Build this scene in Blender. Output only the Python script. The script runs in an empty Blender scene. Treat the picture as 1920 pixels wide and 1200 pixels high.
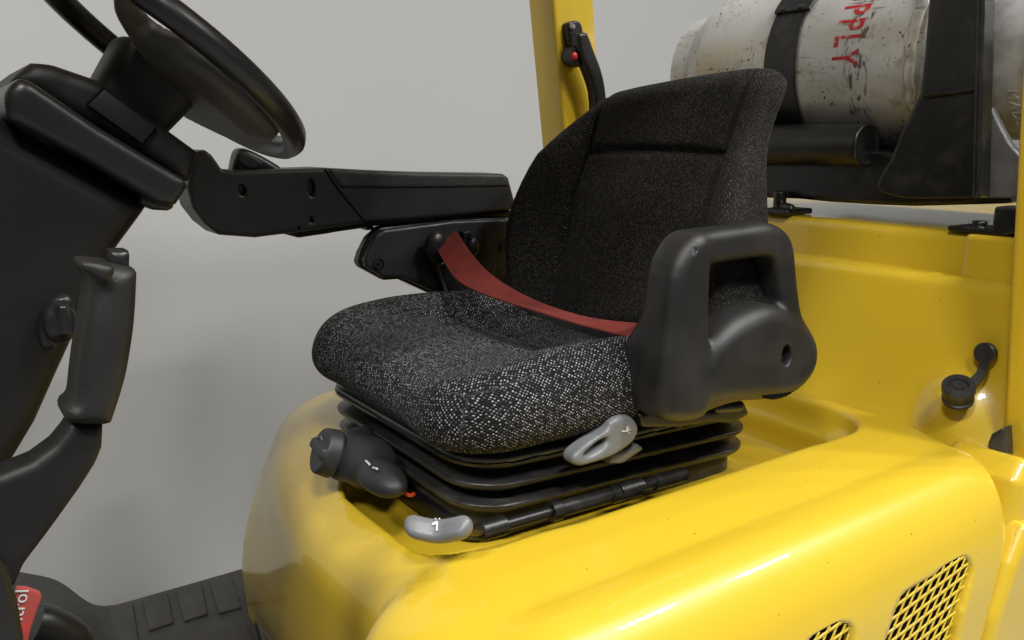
import bpy, bmesh, math, random
import numpy as np
from mathutils import Vector, Matrix

S = bpy.context.scene
COL = S.collection
random.seed(4)
rng = np.random.default_rng(4)
R = math.radians

# ------------------------------------------------------------------ camera
FPX, PITCH, CAM_H, YAW = 1600.0, math.atan(350/1600.0), 1.55, R(55)
_fh = np.array([math.cos(YAW), math.sin(YAW), 0.0])
_r = np.array([math.sin(YAW), -math.cos(YAW), 0.0])
_f = _fh*math.cos(PITCH) - np.array([0, 0, 1.0])*math.sin(PITCH)
_u = np.cross(_r, _f)
CAMP = np.array([0, 0, CAM_H])
cam = bpy.data.cameras.new('camera'); cam.sensor_width = 36; cam.lens = 36*FPX/1920
cam.clip_start = .02; cam.clip_end = 100
cam_o = bpy.data.objects.new('camera', cam); COL.objects.link(cam_o)
M = Matrix(((_r[0], _u[0], -_f[0], 0), (_r[1], _u[1], -_f[1], 0), (_r[2], _u[2], -_f[2], CAM_H), (0, 0, 0, 1)))
cam_o.matrix_world = M
S.camera = cam_o

# ------------------------------------------------------------------ world and lamps (a warehouse lit by ceiling fixtures)
w = bpy.data.worlds.new('World'); S.world = w; w.use_nodes = True
bg = w.node_tree.nodes['Background']
bg.inputs[0].default_value = (.86, .94, 1.0, 1); bg.inputs[1].default_value = .13
S.view_settings.view_transform = 'Standard'; S.view_settings.look = 'None'
S.view_settings.exposure = 0; S.view_settings.gamma = 1


def lamp(x, y, z, sx, sy, power, col=(1, .985, .95), aim=None):
    l = bpy.data.lights.new('ceiling_lamp', 'AREA'); l.shape = 'RECTANGLE'; l.size = sx; l.size_y = sy
    l.energy = power; l.color = col
    o = bpy.data.objects.new('ceiling_lamp', l); COL.objects.link(o); o.location = (x, y, z)
    if aim is not None:
        o.rotation_euler = (Vector(aim)-Vector((x, y, z))).to_track_quat('-Z', 'Y').to_euler()


for lx, ly_, p in ((-2.1, -.75, 125), (-.6, -1.5, 110), (1.3, -.75, 40), (2.2, -.75, 45), (3.1, -.75, 45), (4.0, -.75, 40), (1.9, -1.9, 70)):
    lamp(lx, ly_, 4.3, *((.7, .45) if p > 60 else (.18, .10)), p)
lamp(-1.6, 1.55, 4.6, .9, .3, 45)

# ------------------------------------------------------------------ helpers: a photo ray met with a real plane of the truck


def ray(px, py):
    return _f + _r*(px-960)/FPX + _u*(600-py)/FPX


def on(px, py, x=None, y=None, z=None, pt=None, n=None):
    d = ray(px, py)
    if x is not None: t = (x-CAMP[0])/d[0]
    elif y is not None: t = (y-CAMP[1])/d[1]
    elif z is not None: t = (z-CAMP[2])/d[2]
    else: t = np.dot(np.array(pt)-CAMP, n)/np.dot(d, n)
    return CAMP + d*t


def XZ(pts, y): return [(lambda p: (p[0], p[2]))(on(a, b, y=y)) for a, b in pts]
def YZ(pts, x): return [(lambda p: (p[1], p[2]))(on(a, b, x=x)) for a, b in pts]
def XY(pts, z): return [(lambda p: (p[0], p[1]))(on(a, b, z=z)) for a, b in pts]


def spline(pts, n=5, closed=True):
    P = np.array(pts, float); N = len(P); out = []
    rngi = range(N) if closed else range(N-1)
    for i in rngi:
        if closed: a, b, c, d = P[(i-1) % N], P[i], P[(i+1) % N], P[(i+2) % N]
        else: a, b, c, d = P[max(i-1, 0)], P[i], P[i+1], P[min(i+2, N-1)]
        for k in range(n):
            t = k/n
            out.append(.5*((2*b)+(c-a)*t+(2*a-5*b+4*c-d)*t*t+(3*b-a-3*c+d)*t**3))
    if not closed: out.append(P[-1])
    return [tuple(p) for p in out]


# ---- signed distances
def poly2(px, py, pts):
    px, py = np.broadcast_arrays(px, py)
    px = px.astype(np.float32); py = py.astype(np.float32)
    d = np.full(px.shape, 1e9, np.float32); s = np.ones(px.shape, np.float32)
    n = len(pts)
    for i in range(n):
        ax, ay = pts[i]; bx, by = pts[i-1]
        ex, ey = bx-ax, by-ay
        L = ex*ex+ey*ey
        if L < 1e-14: continue
        wx, wy = px-ax, py-ay
        t = np.clip((wx*ex+wy*ey)/L, 0, 1)
        dx, dy = wx-ex*t, wy-ey*t
        d = np.minimum(d, dx*dx+dy*dy)
        c1 = py >= ay; c2 = py < by; c3 = ex*wy > ey*wx
        flip = (c1 & c2 & c3) | (~c1 & ~c2 & ~c3)
        s = np.where(flip, -s, s)
    return s*np.sqrt(d)


def smax(a, b, k):
    h = np.clip(.5-.5*(a-b)/k*-1, 0, 1) if False else np.clip(.5+.5*(a-b)/k, 0, 1)
    return b*(1-h)+a*h + k*h*(1-h)


def table(xp, fp, wd=.02):
    """smoothed lookup of a profile"""
    t = np.linspace(min(xp)-.1, max(xp)+.1, 1200); dx = t[1]-t[0]
    xe = [min(xp)-.3]+list(xp)+[max(xp)+.3]
    fe = [fp[0]+(fp[0]-fp[1])/(xp[1]-xp[0])*.3]+list(fp)+[fp[-1]+(fp[-1]-fp[-2])/(xp[-1]-xp[-2])*.3]
    v = np.interp(np.linspace(t[0]-.15, t[-1]+.15, 1200+2*int(.15/dx)), xe, fe)
    k = np.exp(-(np.arange(-int(3*wd/dx), int(3*wd/dx)+1)*dx/wd)**2/2); k /= k.sum()
    sm = np.convolve(v, k, 'same')[int(.15/dx):int(.15/dx)+1200]
    return lambda q: np.interp(q, t, sm).astype(np.float32)


def smin(a, b, k): return -smax(-a, -b, k)


def rnd(d1, d2, r):      # intersection of two with a rounded edge of radius r
    a, b = d1+r, d2+r
    return np.minimum(np.maximum(a, b), 0)+np.sqrt(np.maximum(a, 0)**2+np.maximum(b, 0)**2)-r


def box(X, Y, Z, c, h, r=0.0):
    a, b, e = np.abs(X-c[0])-h[0]+r, np.abs(Y-c[1])-h[1]+r, np.abs(Z-c[2])-h[2]+r
    return np.sqrt(np.maximum(a, 0)**2+np.maximum(b, 0)**2+np.maximum(e, 0)**2)+np.minimum(np.maximum(np.maximum(a, b), e), 0)-r


def rect2(X, Y, x0, x1, y0, y1, r):
    a, b = np.abs(X-(x0+x1)/2)-(x1-x0)/2+r, np.abs(Y-(y0+y1)/2)-(y1-y0)/2+r
    return np.sqrt(np.maximum(a, 0)**2+np.maximum(b, 0)**2)+np.minimum(np.maximum(a, b), 0)-r


def caps(X, Y, Z, a, b, ra, rb=None):
    rb = ra if rb is None else rb
    a = np.array(a, float); b = np.array(b, float); e = b-a
    wx, wy, wz = X-a[0], Y-a[1], Z-a[2]
    t = np.clip((wx*e[0]+wy*e[1]+wz*e[2])/e.dot(e), 0, 1)
    return np.sqrt((wx-e[0]*t)**2+(wy-e[1]*t)**2+(wz-e[2]*t)**2)-(ra+(rb-ra)*t)


def cyl(X, Y, Z, a, b, r, rr=.002, r2=None):
    a = np.array(a, float); b = np.array(b, float); e = b-a; L = np.linalg.norm(e); e = e/L
    wx, wy, wz = X-a[0], Y-a[1], Z-a[2]
    t = wx*e[0]+wy*e[1]+wz*e[2]
    q = np.sqrt(np.maximum(wx*wx+wy*wy+wz*wz-t*t, 0))
    rad = r if r2 is None else r+(r2-r)*np.clip(t/L, 0, 1)
    return rnd(q-rad, np.abs(t-L/2)-L/2, rr)


def ell(X, Y, Z, c, r):
    k = np.sqrt(((X-c[0])/r[0])**2+((Y-c[1])/r[1])**2+((Z-c[2])/r[2])**2)
    return (k-1)*min(r)


def nets(fn, lo, hi, h):
    """Surface of fn = 0 on a grid (surface nets), then pulled onto the exact surface."""
    lo = np.array(lo, float); hi = np.array(hi, float)
    n = np.maximum(np.ceil((hi-lo)/h).astype(int)+1, 3)
    ax = [(lo[i]+h*np.arange(n[i])).astype(np.float32) for i in range(3)]
    D = fn(ax[0][:, None, None], ax[1][None, :, None], ax[2][None, None, :])
    D = np.broadcast_to(D, tuple(n)).astype(np.float32)
    Sg = D < 0
    c = np.zeros(tuple(n-1), np.int8)
    for i in (0, 1):
        for j in (0, 1):
            for k in (0, 1):
                c += Sg[i:n[0]-1+i, j:n[1]-1+j, k:n[2]-1+k]
    cells = np.argwhere((c > 0) & (c < 8))
    idx = np.full(tuple(n-1), -1, np.int64)
    idx[tuple(cells.T)] = np.arange(len(cells))
    acc = np.zeros((len(cells), 3)); cnt = np.zeros(len(cells))
    offs = [(i, j, k) for i in (0, 1) for j in (0, 1) for k in (0, 1)]
    for o1 in offs:
        for axx in range(3):
            if o1[axx]: continue
            o2 = list(o1); o2[axx] = 1
            d1 = D[tuple((cells+o1).T)]; d2 = D[tuple((cells+o2).T)]
            m = (d1 < 0) != (d2 < 0)
            t = np.where(m, d1/np.where(m, d1-d2, 1), 0)
            p = np.array(o1, float)[None, :].repeat(len(cells), 0)
            p[:, axx] = t
            acc[m] += p[m]; cnt[m] += 1
    V = lo+h*(cells+acc/cnt[:, None])
    quads = []
    for axx in range(3):
        a1, a2 = (axx+1) % 3, (axx+2) % 3
        sl1 = [slice(None)]*3; sl2 = [slice(None)]*3
        sl1[axx] = slice(0, n[axx]-1); sl2[axx] = slice(1, n[axx])
        A, B = Sg[tuple(sl1)], Sg[tuple(sl2)]
        e = np.argwhere(A != B)
        ok = (e[:, a1] > 0) & (e[:, a1] < n[a1]-1) & (e[:, a2] > 0) & (e[:, a2] < n[a2]-1)
        e = e[ok]
        ins = A[tuple(e.T)]
        def cel(d1, d2):
            q = e.copy(); q[:, a1] += d1; q[:, a2] += d2
            return idx[tuple(q.T)]
        q = np.stack([cel(-1, -1), cel(0, -1), cel(0, 0), cel(-1, 0)], 1)
        q[~ins] = q[~ins][:, ::-1]
        quads.append(q)
    Q = np.concatenate(quads)
    V0 = V.copy()
    for it in range(4):
        x, y, z = V.T
        d = fn(x, y, z); ep = h*.1
        g = np.stack([fn(x+ep, y, z)-fn(x-ep, y, z), fn(x, y+ep, z)-fn(x, y-ep, z), fn(x, y, z+ep)-fn(x, y, z-ep)], 1)/(2*ep)
        g2 = (g*g).sum(1); g2[g2 < .05] = .05
        st = (d/g2)[:, None]*g
        ln = np.linalg.norm(st, axis=1, keepdims=True)
        V = V-st*np.minimum(1, .5*h/np.maximum(ln, 1e-9))*.9
    dv = V-V0; ln = np.linalg.norm(dv, axis=1, keepdims=True)
    V = V0+dv*np.minimum(1, 1.2*h/np.maximum(ln, 1e-9))
    return V, Q


# ---- objects
WPOS = {}


def link(o, parent, base):
    COL.objects.link(o)
    WPOS[o] = Vector(base)
    if parent is not None:
        o.parent = parent
        o.location = Vector(base)-WPOS[parent]
    else:
        o.location = base


def thing(name, label, cat, loc, group=None):
    o = bpy.data.objects.new(name, None); o.empty_display_size = .05
    link(o, None, loc); o['label'] = label; o['category'] = cat
    if group: o['group'] = group
    return o


def mobj(name, V, F, mat, parent=None, smooth=True, ang=None, label=None, uv=None, base=None):
    V = np.asarray(V, float)
    c = V.mean(0) if base is None else np.array(base, float)
    me = bpy.data.meshes.new(name)
    if isinstance(F, np.ndarray):
        me.vertices.add(len(V)); me.vertices.foreach_set('co', (V-c).astype(np.float32).ravel())
        k = F.shape[1]
        me.loops.add(F.size); me.loops.foreach_set('vertex_index', F.astype(np.int32).ravel())
        me.polygons.add(len(F)); me.polygons.foreach_set('loop_start', np.arange(0, F.size, k, dtype=np.int32))
        me.polygons.foreach_set('loop_total', np.full(len(F), k, np.int32))
        me.update(calc_edges=True)
    else:
        me.from_pydata([tuple(p) for p in V-c], [], F); me.update()
    me.validate()
    if uv is not None:
        l = me.uv_layers.new(name='UVMap')
        vi = np.zeros(len(me.loops), np.int32); me.loops.foreach_get('vertex_index', vi)
        l.data.foreach_set('uv', np.asarray(uv, np.float32)[vi].ravel())
    me.polygons.foreach_set('use_smooth', np.full(len(me.polygons), smooth))
    if ang: me.set_sharp_from_angle(angle=R(ang))
    me.materials.append(mat)
    o = bpy.data.objects.new(name, me)
    link(o, parent, c)
    if label: o['label'] = label
    return o


def sdf(name, fn, lo, hi, h, mat, parent=None, label=None, uvf=None, ang=None):
    V, Q = nets(fn, lo, hi, h)
    return mobj(name, V, Q, mat, parent, label=label, uv=uvf(V) if uvf else None, ang=ang)


def ext(name, pts, axis, a, b, r, h, mat, parent=None, label=None, cuts=None, extra=None):
    """Extruded outline with rounded rims. axis 'y': pts are (x,z); 'x': (y,z); 'z': (x,y)."""
    P = np.array(pts); m, hw = (a+b)/2, abs(b-a)/2
    def fn(X, Y, Z):
        if axis == 'y': p2, t = poly2(X, Z, pts), Y
        elif axis == 'x': p2, t = poly2(Y, Z, pts), X
        else: p2, t = poly2(X, Y, pts), Z
        d = rnd(p2, np.abs(t-m)-hw, r)
        if cuts is not None: d = cuts(d, X, Y, Z)
        return d
    l, u = P.min(0)-3*h, P.max(0)+3*h
    if axis == 'y': lo, hi = (l[0], min(a, b)-3*h, l[1]), (u[0], max(a, b)+3*h, u[1])
    elif axis == 'x': lo, hi = (min(a, b)-3*h, l[0], l[1]), (max(a, b)+3*h, u[0], u[1])
    else: lo, hi = (l[0], l[1], min(a, b)-3*h), (u[0], u[1], max(a, b)+3*h)
    if extra: lo, hi = np.minimum(lo, extra[0]), np.maximum(hi, extra[1])
    return sdf(name, fn, lo, hi, h, mat, parent, label)


def tube(name, pts, r, mat, parent=None, n=14, label=None, smooth=True, ends=True):
    P = [np.array(p, float) for p in pts]; V = []; F = []
    rs = r if hasattr(r, '__len__') else [r]*len(P)
    T = [(P[min(i+1, len(P)-1)]-P[max(i-1, 0)]) for i in range(len(P))]
    T = [t/np.linalg.norm(t) for t in T]
    ref = np.array([0, 0, 1.0]) if abs(T[0][2]) < .9 else np.array([1.0, 0, 0])
    for i, p in enumerate(P):
        a = np.cross(T[i], ref); a /= np.linalg.norm(a); b = np.cross(T[i], a)
        for k in range(n):
            q = 2*math.pi*k/n
            V.append(p+rs[i]*(a*math.cos(q)+b*math.sin(q)))
    for i in range(len(P)-1):
        for k in range(n):
            F.append((i*n+k, i*n+(k+1) % n, (i+1)*n+(k+1) % n, (i+1)*n+k))
    if ends:
        F.append(tuple(range(n))); F.append(tuple(range((len(P)-1)*n, len(P)*n))[::-1])
    return mobj(name, V, F, mat, parent, ang=45, label=label)


def lathe(name, prof, c, axis, mat, parent=None, n=48, label=None, ang=35):
    """prof: (radius, distance along axis) pairs."""
    axis = np.array(axis, float); axis /= np.linalg.norm(axis)
    ref = np.array([0, 0, 1.0]) if abs(axis[2]) < .9 else np.array([1.0, 0, 0])
    a = np.cross(axis, ref); a /= np.linalg.norm(a); b = np.cross(axis, a)
    V = []; F = []
    for (rr, t) in prof:
        for k in range(n):
            q = 2*math.pi*k/n
            V.append(np.array(c)+axis*t+rr*(a*math.cos(q)+b*math.sin(q)))
    for i in range(len(prof)-1):
        for k in range(n):
            F.append((i*n+k, (i+1)*n+k, (i+1)*n+(k+1) % n, i*n+(k+1) % n))
    return mobj(name, V, F, mat, parent, ang=ang, label=label)


def prism(name, pts3, vec, mat, parent=None, bevel=0.0, label=None, seg=2):
    """Outline of 3-D points pushed along vec; bevelled."""
    bm = bmesh.new(); vec = Vector(vec)
    P = [Vector(p) for p in pts3]
    a = [bm.verts.new(p) for p in P]; b = [bm.verts.new(p+vec) for p in P]
    bm.faces.new(a); bm.faces.new(b[::-1])
    for i in range(len(P)):
        j = (i+1) % len(P)
        bm.faces.new((a[j], a[i], b[i], b[j]))
    bmesh.ops.recalc_face_normals(bm, faces=bm.faces)
    if bevel:
        es = [e for e in bm.edges if e.is_manifold and e.calc_face_angle(0) > R(25)]
        bmesh.ops.bevel(bm, geom=es, offset=bevel, segments=seg, affect='EDGES', profile=.6, clamp_overlap=True)
    me = bpy.data.meshes.new('tmp'); bm.to_mesh(me); bm.free()
    V = [tuple(v.co) for v in me.vertices]; F = [tuple(p.vertices) for p in me.polygons]
    bpy.data.meshes.remove(me)
    return mobj(name, V, F, mat, parent, ang=40, label=label)


def text_mesh(body, size, extrude=0.0, space=1.0, bold=0.0):
    cu = bpy.data.curves.new('t', 'FONT'); cu.body = body; cu.size = size; cu.extrude = extrude
    cu.space_character = space; cu.resolution_u = 4; cu.offset = bold
    o = bpy.data.objects.new('t', cu); COL.objects.link(o)
    dg = bpy.context.evaluated_depsgraph_get(); dg.update()
    me = bpy.data.meshes.new_from_object(o.evaluated_get(dg))
    bpy.data.objects.remove(o)
    bm = bmesh.new(); bm.from_mesh(me)
    bmesh.ops.triangulate(bm, faces=bm.faces)
    for _ in range(2):
        es = [e for e in bm.edges if e.calc_length() > size*.2]
        if es: bmesh.ops.subdivide_edges(bm, edges=es, cuts=2); bmesh.ops.triangulate(bm, faces=bm.faces)
    V = np.array([v.co[:] for v in bm.verts]); F = [tuple(v.index for v in f.verts) for f in bm.faces]
    bm.free(); bpy.data.meshes.remove(me)
    return V, F


# ------------------------------------------------------------------ materials
def mat(name, col, rough=.5, metal=0.0, coat=0.0, bump=None, var=None, spec=.5, coat_r=.03, sheen=0, specks=None):
    m = bpy.data.materials.new(name); m.use_nodes = True
    nt = m.node_tree; b = nt.nodes['Principled BSDF']
    b.inputs['Base Color'].default_value = (*col, 1); b.inputs['Roughness'].default_value = rough
    b.inputs['Metallic'].default_value = metal; b.inputs['Coat Weight'].default_value = coat
    b.inputs['Coat Roughness'].default_value = coat_r; b.inputs['Specular IOR Level'].default_value = spec
    b.inputs['Sheen Weight'].default_value = sheen
    tc = nt.nodes.new('ShaderNodeTexCoord')
    geo = nt.nodes.new('ShaderNodeNewGeometry')
    if var:      # (scale, other colour, lo, hi)
        nz = nt.nodes.new('ShaderNodeTexNoise'); nz.inputs['Scale'].default_value = var[0]; nz.inputs['Detail'].default_value = 6
        nt.links.new(geo.outputs['Position'], nz.inputs['Vector'])
        rp = nt.nodes.new('ShaderNodeValToRGB'); rp.color_ramp.elements[0].position = var[2]; rp.color_ramp.elements[1].position = var[3]
        rp.color_ramp.elements[0].color = (*col, 1); rp.color_ramp.elements[1].color = (*var[1], 1)
        nt.links.new(nz.outputs['Fac'], rp.inputs[0]); nt.links.new(rp.outputs[0], b.inputs['Base Color'])
    if specks:   # tiny chips
        src = b.inputs['Base Color'].links[0].from_socket
        n2 = nt.nodes.new('ShaderNodeTexNoise'); n2.inputs['Scale'].default_value = 170; n2.inputs['Detail'].default_value = 1
        nt.links.new(geo.outputs['Position'], n2.inputs['Vector'])
        r2 = nt.nodes.new('ShaderNodeValToRGB'); r2.color_ramp.elements[0].position = .785; r2.color_ramp.elements[1].position = .815
        nt.links.new(n2.outputs['Fac'], r2.inputs[0])
        mm = nt.nodes.new('ShaderNodeMix'); mm.data_type = 'RGBA'; nt.links.new(r2.outputs[0], mm.inputs[0]); nt.links.new(src, mm.inputs[6]); mm.inputs[7].default_value = (*specks, 1)
        nt.links.new(mm.outputs[2], b.inputs['Base Color'])
    if bump:     # (scale, strength, distance)
        nz = nt.nodes.new('ShaderNodeTexNoise'); nz.inputs['Scale'].default_value = bump[0]; nz.inputs['Detail'].default_value = 3
        nt.links.new(geo.outputs['Position'], nz.inputs['Vector'])
        bp = nt.nodes.new('ShaderNodeBump'); bp.inputs['Strength'].default_value = bump[1]; bp.inputs['Distance'].default_value = bump[2]
        nt.links.new(nz.outputs['Fac'], bp.inputs['Height'])
        nt.links.new(bp.outputs[0], b.inputs['Normal'])
        if coat: nt.links.new(bp.outputs[0], b.inputs['Coat Normal'])
    return m


YEL = mat('yellow_paint', (.63, .432, .024), .33, coat=.8, bump=(240, .055, .0016), var=(3, (.60, .41, .022), .4, .7), specks=(.20, .14, .03))
PLA = mat('black_plastic', (.0060, .0058, .0055), .5, bump=(900, .18, .001), var=(14, (.011, .0105, .010), .45, .75), spec=.32)
PLS = mat('satin_black_plastic', (.0100, .0100, .0108), .34, bump=(1100, .1, .001), var=(10, (.013, .013, .014), .4, .7), spec=.42)
GRN = mat('grained_black_plastic', (.0075, .0073, .0071), .5, bump=(900, .35, .0008), var=(25, (.016, .0155, .015), .45, .75), spec=.45)
ARM_M = mat('armrest_plastic', (.024, .024, .026), .42, bump=(900, .15, .0008), var=(18, (.036, .0355, .036), .42, .75))
PAD_M = mat('armrest_pad_vinyl', (.032, .0315, .031), .55, bump=(260, .5, .0012), var=(45, (.055, .053, .051), .5, .75))
SPK_M = mat('spoke_plastic', (.040, .038, .036), .55, bump=(900, .3, .0008), var=(22, (.06, .057, .054), .42, .75))
RUB = mat('bellows_rubber', (.026, .0255, .025), .36, bump=(300, .2, .001), var=(28, (.062, .058, .052), .50, .75))
FOAM = mat('moulded_foam_skin', (.0085, .0083, .0083), .46, bump=(900, .3, .0009), var=(16, (.024, .0225, .0215), .42, .75), spec=.42)
GRY = mat('grey_plastic', (.16, .165, .175), .38, bump=(600, .1, .001), var=(30, (.12, .125, .13), .45, .75))
DGR = mat('dark_grey_plastic', (.018, .020, .022), .52, bump=(600, .15, .001))
BLK = mat('black_steel', (.008, .008, .008), .36, bump=(260, .15, .001), var=(30, (.03, .028, .027), .5, .8))
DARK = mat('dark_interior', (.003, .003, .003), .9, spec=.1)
STL = mat('bolt_steel', (.45, .45, .45), .3, metal=1.0)
REDB = mat('red_button', (.55, .02, .02), .4)
ORG = mat('orange_cable', (.7, .08, .01), .4)
WHT = mat('white_print', (.60, .60, .60), .5)
REDP = mat('red_stencil_paint', (.40, .014, .014), .5, var=(120, (.48, .36, .33), .56, .68))
RST = mat('red_sticker', (.50, .05, .045), .4, var=(60, (.30, .06, .05), .4, .7))
GRS = mat('grey_steel', (.20, .20, .205), .45, metal=.3, bump=(200, .2, .001), var=(20, (.13, .13, .135), .4, .7))
MAT = mat('floor_mat_rubber', (.030, .028, .027), .62, bump=(500, .5, .001), var=(25, (.045, .042, .04), .4, .75))
WAL = mat('painted_wall', (.455, .457, .455), .8, var=(.8, (.425, .427, .425), .3, .7))
FLR = mat('concrete_floor', (.33, .32, .30), .5, var=(3, (.27, .26, .25), .35, .7), bump=(60, .1, .002))


def fabric(name, dark, fleck, scale):
    m = bpy.data.materials.new(name); m.use_nodes = True
    nt = m.node_tree; b = nt.nodes['Principled BSDF']; L = nt.links.new
    uv = nt.nodes.new('ShaderNodeUVMap'); uv.uv_map = 'UVMap'
    mp = nt.nodes.new('ShaderNodeMapping'); mp.inputs['Scale'].default_value = (scale, scale*1.35, 1); mp.inputs['Rotation'].default_value = (0, 0, R(38))
    L(uv.outputs[0], mp.inputs[0])
    wn = nt.nodes.new('ShaderNodeTexNoise'); wn.inputs['Scale'].default_value = scale*.6
    L(uv.outputs[0], wn.inputs['Vector'])
    mx = nt.nodes.new('ShaderNodeVectorMath'); mx.operation = 'MULTIPLY_ADD'; mx.inputs[1].default_value = (.5, .5, 0)
    L(wn.outputs['Color'], mx.inputs[0]); L(mp.outputs[0], mx.inputs[2])
    vo = nt.nodes.new('ShaderNodeTexVoronoi'); vo.voronoi_dimensions = '2D'; vo.inputs['Scale'].default_value = 1; vo.inputs['Randomness'].default_value = .27
    L(mx.outputs[0], vo.inputs['Vector'])
    r1 = nt.nodes.new('ShaderNodeValToRGB'); r1.color_ramp.elements[0].position = .15; r1.color_ramp.elements[1].position = .33
    r1.color_ramp.elements[0].color = (1, 1, 1, 1); r1.color_ramp.elements[1].color = (0, 0, 0, 1)
    L(vo.outputs['Distance'], r1.inputs[0])
    sp = nt.nodes.new('ShaderNodeSeparateColor'); L(vo.outputs['Color'], sp.inputs[0])
    pw = nt.nodes.new('ShaderNodeMath'); pw.operation = 'POWER'; pw.inputs[1].default_value = 1.7; L(sp.outputs[0], pw.inputs[0])
    mu = nt.nodes.new('ShaderNodeMath'); mu.operation = 'MULTIPLY'; L(r1.outputs[0], mu.inputs[0]); L(pw.outputs[0], mu.inputs[1])
    # wear of the nap, in broad patches
    wz = nt.nodes.new('ShaderNodeTexNoise'); wz.inputs['Scale'].default_value = 9; wz.inputs['Detail'].default_value = 3
    L(uv.outputs[0], wz.inputs['Vector'])
    mr = nt.nodes.new('ShaderNodeMapRange'); mr.inputs[1].default_value = .3; mr.inputs[2].default_value = .7; mr.inputs[3].default_value = .65; mr.inputs[4].default_value = 1.2
    L(wz.outputs['Fac'], mr.inputs[0])
    m2 = nt.nodes.new('ShaderNodeMath'); m2.operation = 'MULTIPLY'; L(mu.outputs[0], m2.inputs[0]); L(mr.outputs[0], m2.inputs[1])
    mc = nt.nodes.new('ShaderNodeMix'); mc.data_type = 'RGBA'
    mc.inputs[6].default_value = (*dark, 1); mc.inputs[7].default_value = (*fleck, 1)
    L(m2.outputs[0], mc.inputs[0]); L(mc.outputs[2], b.inputs['Base Color'])
    bp = nt.nodes.new('ShaderNodeBump'); bp.inputs['Strength'].default_value = .7; bp.inputs['Distance'].default_value = .0012
    inv = nt.nodes.new('ShaderNodeMath'); inv.operation = 'SUBTRACT'; inv.inputs[0].default_value = 1; L(vo.outputs['Distance'], inv.inputs[1])
    L(inv.outputs[0], bp.inputs['Height']); L(bp.outputs[0], b.inputs['Normal'])
    b.inputs['Roughness'].default_value = .9; b.inputs['Specular IOR Level'].default_value = .15
    b.inputs['Sheen Weight'].default_value = .02; b.inputs['Sheen Roughness'].default_value = .5
    return m


FAB = fabric('speckled_seat_cloth', (.0075, .0074, .0076), (.47, .47, .49), 280)
FABB = fabric('shaded_speckled_backrest_cloth', (.0085, .0078, .0072), (.12, .11, .10), 285)  # same cloth as the cushion, flecks darkened for the weaker light on the backrest


def belt_mat():
    m = mat('red_webbing', (.150, .0125, .007), .85, var=(35, (.10, .009, .006), .4, .7), bump=(900, .5, .001))
    return m


BELT = belt_mat()


def tank_mat():
    m = bpy.data.materials.new('scuffed_tank_paint'); m.use_nodes = True
    nt = m.node_tree; b = nt.nodes['Principled BSDF']; L = nt.links.new
    g = nt.nodes.new('ShaderNodeNewGeometry')
    def noise(sc, vec=(1, 1, 1), det=5, dist=0.0):
        mp = nt.nodes.new('ShaderNodeMapping'); mp.inputs['Scale'].default_value = vec; L(g.outputs['Position'], mp.inputs[0])
        n = nt.nodes.new('ShaderNodeTexNoise'); n.inputs['Scale'].default_value = sc; n.inputs['Detail'].default_value = det; n.inputs['Distortion'].default_value = dist
        L(mp.outputs[0], n.inputs['Vector']); return n.outputs['Fac']
    def ramp(f, a, c, lo=(0, 0, 0, 1), hi=(1, 1, 1, 1)):
        r = nt.nodes.new('ShaderNodeValToRGB'); r.color_ramp.elements[0].position = a; r.color_ramp.elements[1].position = c
        r.color_ramp.elements[0].color = lo; r.color_ramp.elements[1].color = hi; L(f, r.inputs[0]); return r.outputs[0]
    def mix(fac, a, c):
        x = nt.nodes.new('ShaderNodeMix'); x.data_type = 'RGBA'; L(fac, x.inputs[0])
        if isinstance(a, tuple): x.inputs[6].default_value = a
        else: L(a, x.inputs[6])
        if isinstance(c, tuple): x.inputs[7].default_value = c
        else: L(c, x.inputs[7])
        return x.outputs[2]
    def mul(a, c):
        x = nt.nodes.new('ShaderNodeMath'); x.operation = 'MULTIPLY'; L(a, x.inputs[0]); L(c, x.inputs[1]); return x.outputs[0]
    base = mix(ramp(noise(7), .35, .7), (.57, .56, .54, 1), (.46, .45, .43, 1))
    base = mix(ramp(noise(22, dist=.6), .56, .75), base, (.36, .325, .27, 1))
    # thin scuffs round and along the tank
    s1 = mul(ramp(noise(170, (1, .10, 1), 4, .5), .62, .70), ramp(noise(11), .46, .60))
    s2 = mul(ramp(noise(190, (.22, 1, .14), 4, 1.2), .615, .70), ramp(noise(9), .46, .60))
    base = mix(s1, base, (.19, .165, .14, 1)); base = mix(s2, base, (.17, .145, .12, 1))
    # small chips
    base = mix(mul(ramp(noise(150, det=2), .64, .70), ramp(noise(9), .40, .6)), base, (.03, .028, .025, 1))
    # a rubbed dirty ring where the tank has been rolled
    sx = nt.nodes.new('ShaderNodeSeparateXYZ'); L(g.outputs['Position'], sx.inputs[0])
    def band(y0, hw):
        a = nt.nodes.new('ShaderNodeMath'); a.operation = 'SUBTRACT'; L(sx.outputs[1], a.inputs[0]); a.inputs[1].default_value = y0
        c = nt.nodes.new('ShaderNodeMath'); c.operation = 'ABSOLUTE'; L(a.outputs[0], c.inputs[0])
        mr = nt.nodes.new('ShaderNodeMapRange'); L(c.outputs[0], mr.inputs[0]); mr.inputs[1].default_value = hw; mr.inputs[2].default_value = hw*.5
        return mr.outputs[0]
    base = mix(mul(band(.838, .028), ramp(noise(75, (1, 1.6, .6), 6, .8), .50, .62)), base, (.10, .09, .08, 1))
    L(base, b.inputs['Base Color'])
    b.inputs['Metallic'].default_value = .35; b.inputs['Roughness'].default_value = .34
    bp = nt.nodes.new('ShaderNodeBump'); bp.inputs['Strength'].default_value = .25; bp.inputs['Distance'].default_value = .003
    L(noise(26, det=5), bp.inputs['Height']); L(bp.outputs[0], b.inputs['Normal'])
    return m


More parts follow.
